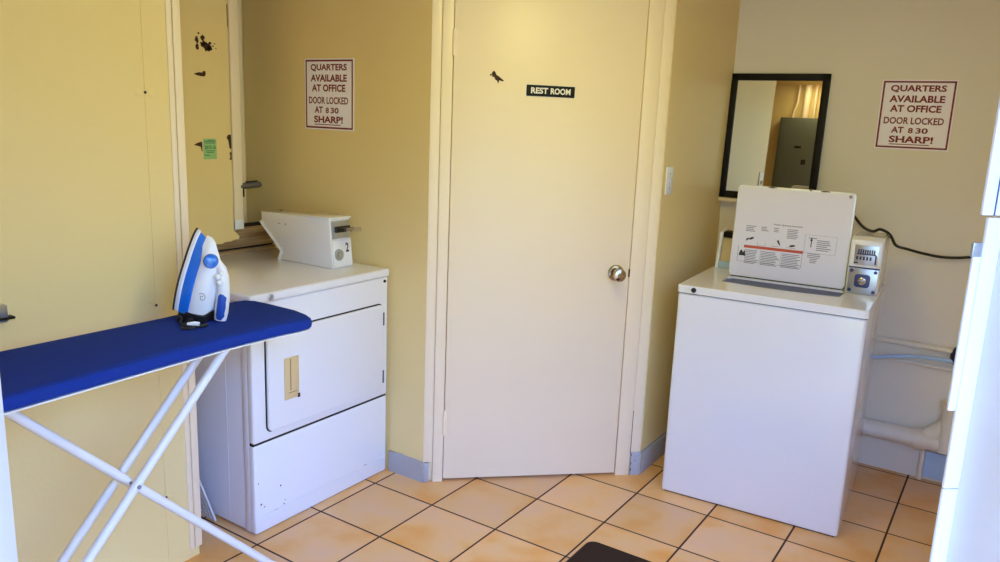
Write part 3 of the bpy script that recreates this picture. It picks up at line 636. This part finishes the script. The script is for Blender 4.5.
# ------------------------------------------------------------------ ironing board
ib_ = thing('ironing_board', 'ironing board with blue cover and white folding legs before the left wall', 'ironing board', (.12, -.5, 0))
def outline(inset=0.0):
    far = [(-.065, -.02), (-.060, -.15), (-.045, -.30), (-.045, -.80), (-.045, -1.12)]
    near = [(.316, -1.12), (.316, -.90), (.296, -.60), (.280, -.30), (.285, -.12)]
    tip = [(.294, -.045), (.292, -.012), (.280, .010), (.235, .030), (.18, .042), (.05, .044), (-.02, .038), (-.052, .018)]
    pts = far[::-1] + []
    pts = list(reversed(far))
    loop = near + tip + far
    cx = sum(p[0] for p in loop) / len(loop); cy = sum(p[1] for p in loop) / len(loop)
    res = []
    n = len(loop)
    for i in range(n):
        a = Vector(loop[i - 1]); b = Vector(loop[i]); c = Vector(loop[(i + 1) % n])
        d1 = (b - a).normalized(); d2 = (c - b).normalized(); t = (d1 + d2).normalized(); nn_ = Vector((-t.y, t.x))
        res.append(b + nn_ * inset)
    return res
rings = [[(p.x, p.y, z) for p in outline(i)] for i, z in ((.012, .850), (.002, .853), (0, .860), (0, .872), (.004, .881), (.012, .885), (.03, .886))]
MB().loft(rings).build('cover', BLUEFAB, ib_)
MB().loft([[(p.x, p.y, z) for p in outline(i)] for i, z in ((.010, .844), (.004, .845), (.004, .849), (.012, .8498))]).build('metal_rim', WTUBE, ib_)
R1 = .0125
MB().tube([(.1825, -.878, .832), (.1825, -.873, .830), (.1825, -.070, .016)], [R1, R1, R1]).build('leg', WTUBE, ib_)
for x in (.222, .138):
    lg = MB().tube([(x, -.262, .838), (x, -.275, .826), (x, -1.035, .016)], [R1, R1, R1]); lg.build('leg', WTUBE, ib_)
    MB().tube([(x, -1.02, .032), (x, -1.05, .000)], .015).build('leg_cap', PLASTIC_W, ib_)
MB().tube([(.1825, -.085, .030), (.1825, -.055, .000)], .015).build('leg_cap', PLASTIC_W, ib_)
MB().tube([(.138, -1.04, .016), (.222, -1.04, .016)], .010).build('cross_bar', WTUBE, ib_)
MB().box((.13, -.285, .829), (.235, -.245, .838), .002).build('leg_bracket', WTUBE, ib_)
p = MB(); p.lathe([(.006, 0), (.006, .003), (.0025, .0032), (.0005, .0032)], (.2345, -.565, .517), (1, 0, 0), 12); p.lathe([(.004, 0), (.004, .055)], (.180, -.565, .517), (1, 0, 0), 8)
p.build('pivot_bolt', GREYINK, ib_)

# ------------------------------------------------------------------ steam iron standing on its heel
U = Vector((.834, .551, 0)); V = Vector((0, 0, 1)); LAT = Vector((-.551, .834, 0)) * -1
# yaw a little so part of the soleplate shows
ya = math.radians(8); Ub = (U * math.cos(ya) + LAT * math.sin(ya)); La = (LAT * math.cos(ya) - U * math.sin(ya))
le = math.radians(13.5); A = Ub * math.sin(le) + V * math.cos(le); B = Ub * math.cos(le) - V * math.sin(le)
IO = Vector((.000, -.270, .8875)) - V * .012
A = A * 1.03; B = B * .94
def I(a, b, c): return IO + A * a + B * b + La * c
ir = thing('steam_iron', 'blue and white steam iron standing on its heel on the ironing board', 'iron', IO + Ub * .07)
def tear(L, w, a0, n=22):                                               # half outline of the sole: (a, half width)
    o = []
    for k in range(n + 1):
        s_ = k / n; a = a0 + (L - a0) * s_
        o.append((a, w * (1 - s_ ** 2.3) ** .75 * (0.92 + .08 * math.sin(PI * min(1, s_ * 1.6)))))
    return o
def tring(L, w, a0, b, bt=0.0):
    h = tear(L, w, a0)
    return [I(a, b + bt * (a - a0), c) for a, c in h] + [I(a, b + bt * (a - a0), -c) for a, c in h[::-1][1:]]
MB().loft([tring(.290, .056, .052, 0), tring(.292, .058, .050, .003), tring(.292, .058, .050, .007)]).build('soleplate', SOLE, ir)
MB().loft([tring(.289, .056, .052, .007), tring(.289, .056, .052, .016), tring(.284, .053, .052, .019)]).build('skirt', PLASTIC_W, ir)
MB().loft([tring(.283, .0525, .048, .019), tring(.274, .0545, .048, .034, .0), tring(.258, .052, .048, .048, .02), tring(.235, .044, .048, .054, .03)]).build('water_tank', IRONBLUE, ir)
body = [tring(L_, w_, a0, b_, .05) for b_, L_, w_, a0 in ((.030, .280, .040, .048), (.048, .277, .048, .048), (.060, .268, .0505, .048), (.074, .246, .047, .048), (.088, .226, .041, .050), (.100, .204, .031, .058), (.108, .180, .016, .070))]
MB().loft(body).build('body', PLASTIC_W, ir)
def aB(b_): return (.0125 + b_ * .94 * math.sin(le)) / (1.03 * math.cos(le))
hp = [(.214, .090), (.196, .106), (.172, .118), (.14, .127), (.105, .133), (.07, .136), (aB(.155), .137)]
MB().tube([I(a, b_, 0) for a, b_ in hp], [.010, .016, .019, .0195, .020, .020, .018], 16).build('handle', PLASTIC_W, ir)
g = [I(a, b_ + .0025, 0) for a, b_ in ((.130, .127), (.118, .131), (.09, .134), (.062, .136), (.050, .136))]
MB().tube([p_ + La * .0075 for p_ in g], [.0115, .0145, .0150, .0145, .0115], 14).build('grip', IRONDK, ir)
MB().loft([[I(max(aB(b_) + q_, .0) if q_ < .03 else q_, b_, c) for b_, c in rrect(.012, -k_, .108, k_, .02)] for q_, k_ in ((0, .046), (.006, .049), (.055, .049))]).build('heel', RUBBER, ir)
dl = I(.216, .080, .024); dn = (La * .75 + B * .6 + A * .25).normalized()
MB().lathe([(.022, -.006), (.022, .006), (.019, .011), (.010, .014), (.0005, .015)], dl, dn, 24).build('dial', IRONBLUE, ir)
MB().lathe([(.0245, -.010), (.0245, .003), (.0225, .005)], dl, dn, 24).build('dial_rim', PLASTIC_W, ir)
for a, b_, c in ((.186, .112, .010), (.168, .120, .014), (.176, .108, .022), (.160, .116, .020)):
    MB().lathe([(.008, 0), (.008, .010), (.005, .014), (.0005, .014)], I(a, b_, c), (B * .8 + A * .3 + La * .7), 14).build('button', PLASTIC_W, ir)
sw_ = []
for k in range(36):
    t_ = k / 35; ang = 1.0 + t_ * 8.6; rr = .003 + .011 * t_
    sw_.append(I(.110 + rr * math.sin(ang), .086 + rr * math.cos(ang), .0440))
MB().tube(sw_, .0009, 6).build('swirl_emblem', GREYINK, ir)
def G(b_, c, h=0.0): return Vector((IO.x, IO.y, .8912 + h)) + Ub * (b_ + .030) + La * c
crd = MB()
crd.tube(smooth([I(.030, .05, .045), G(.05, .062, .012), G(.035, .080), G(.050, .098), G(.075, .094), G(.095, .080), G(.10, .066), G(.085, .060)]), .0042, 8)
crd.tube(smooth([I(.032, .02, .040), G(.015, .058, .012), G(.022, .074), G(.052, .088), G(.080, .108), G(.060, .122), G(.045, .112)]), .0042, 8)
crd.build('power_cord', RUBBER, ir)
MB().tube([G(.055, .094, .006), G(.075, .092, .008), G(.088, .086, .006)], [.005, .007, .006], 10).build('cord_tie', PLASTIC_W, ir)

# ------------------------------------------------------------------ floor mat
fm = thing('floor_mat', 'dark brown mat on the tiles at the bottom edge of the photo', 'mat', (1.3, .5, 0))
MB().polyb([(x, y, .0003) for x, y in rrect(.936, .10, 1.72, .756, .035)], (0, 0, .008), .002).build('backing', RUBBER, fm)
MB().polyb([(x, y, .0075) for x, y in rrect(.942, .106, 1.714, .750, .032)], (0, 0, .004), .0015).build('pile', MATBROWN, fm)
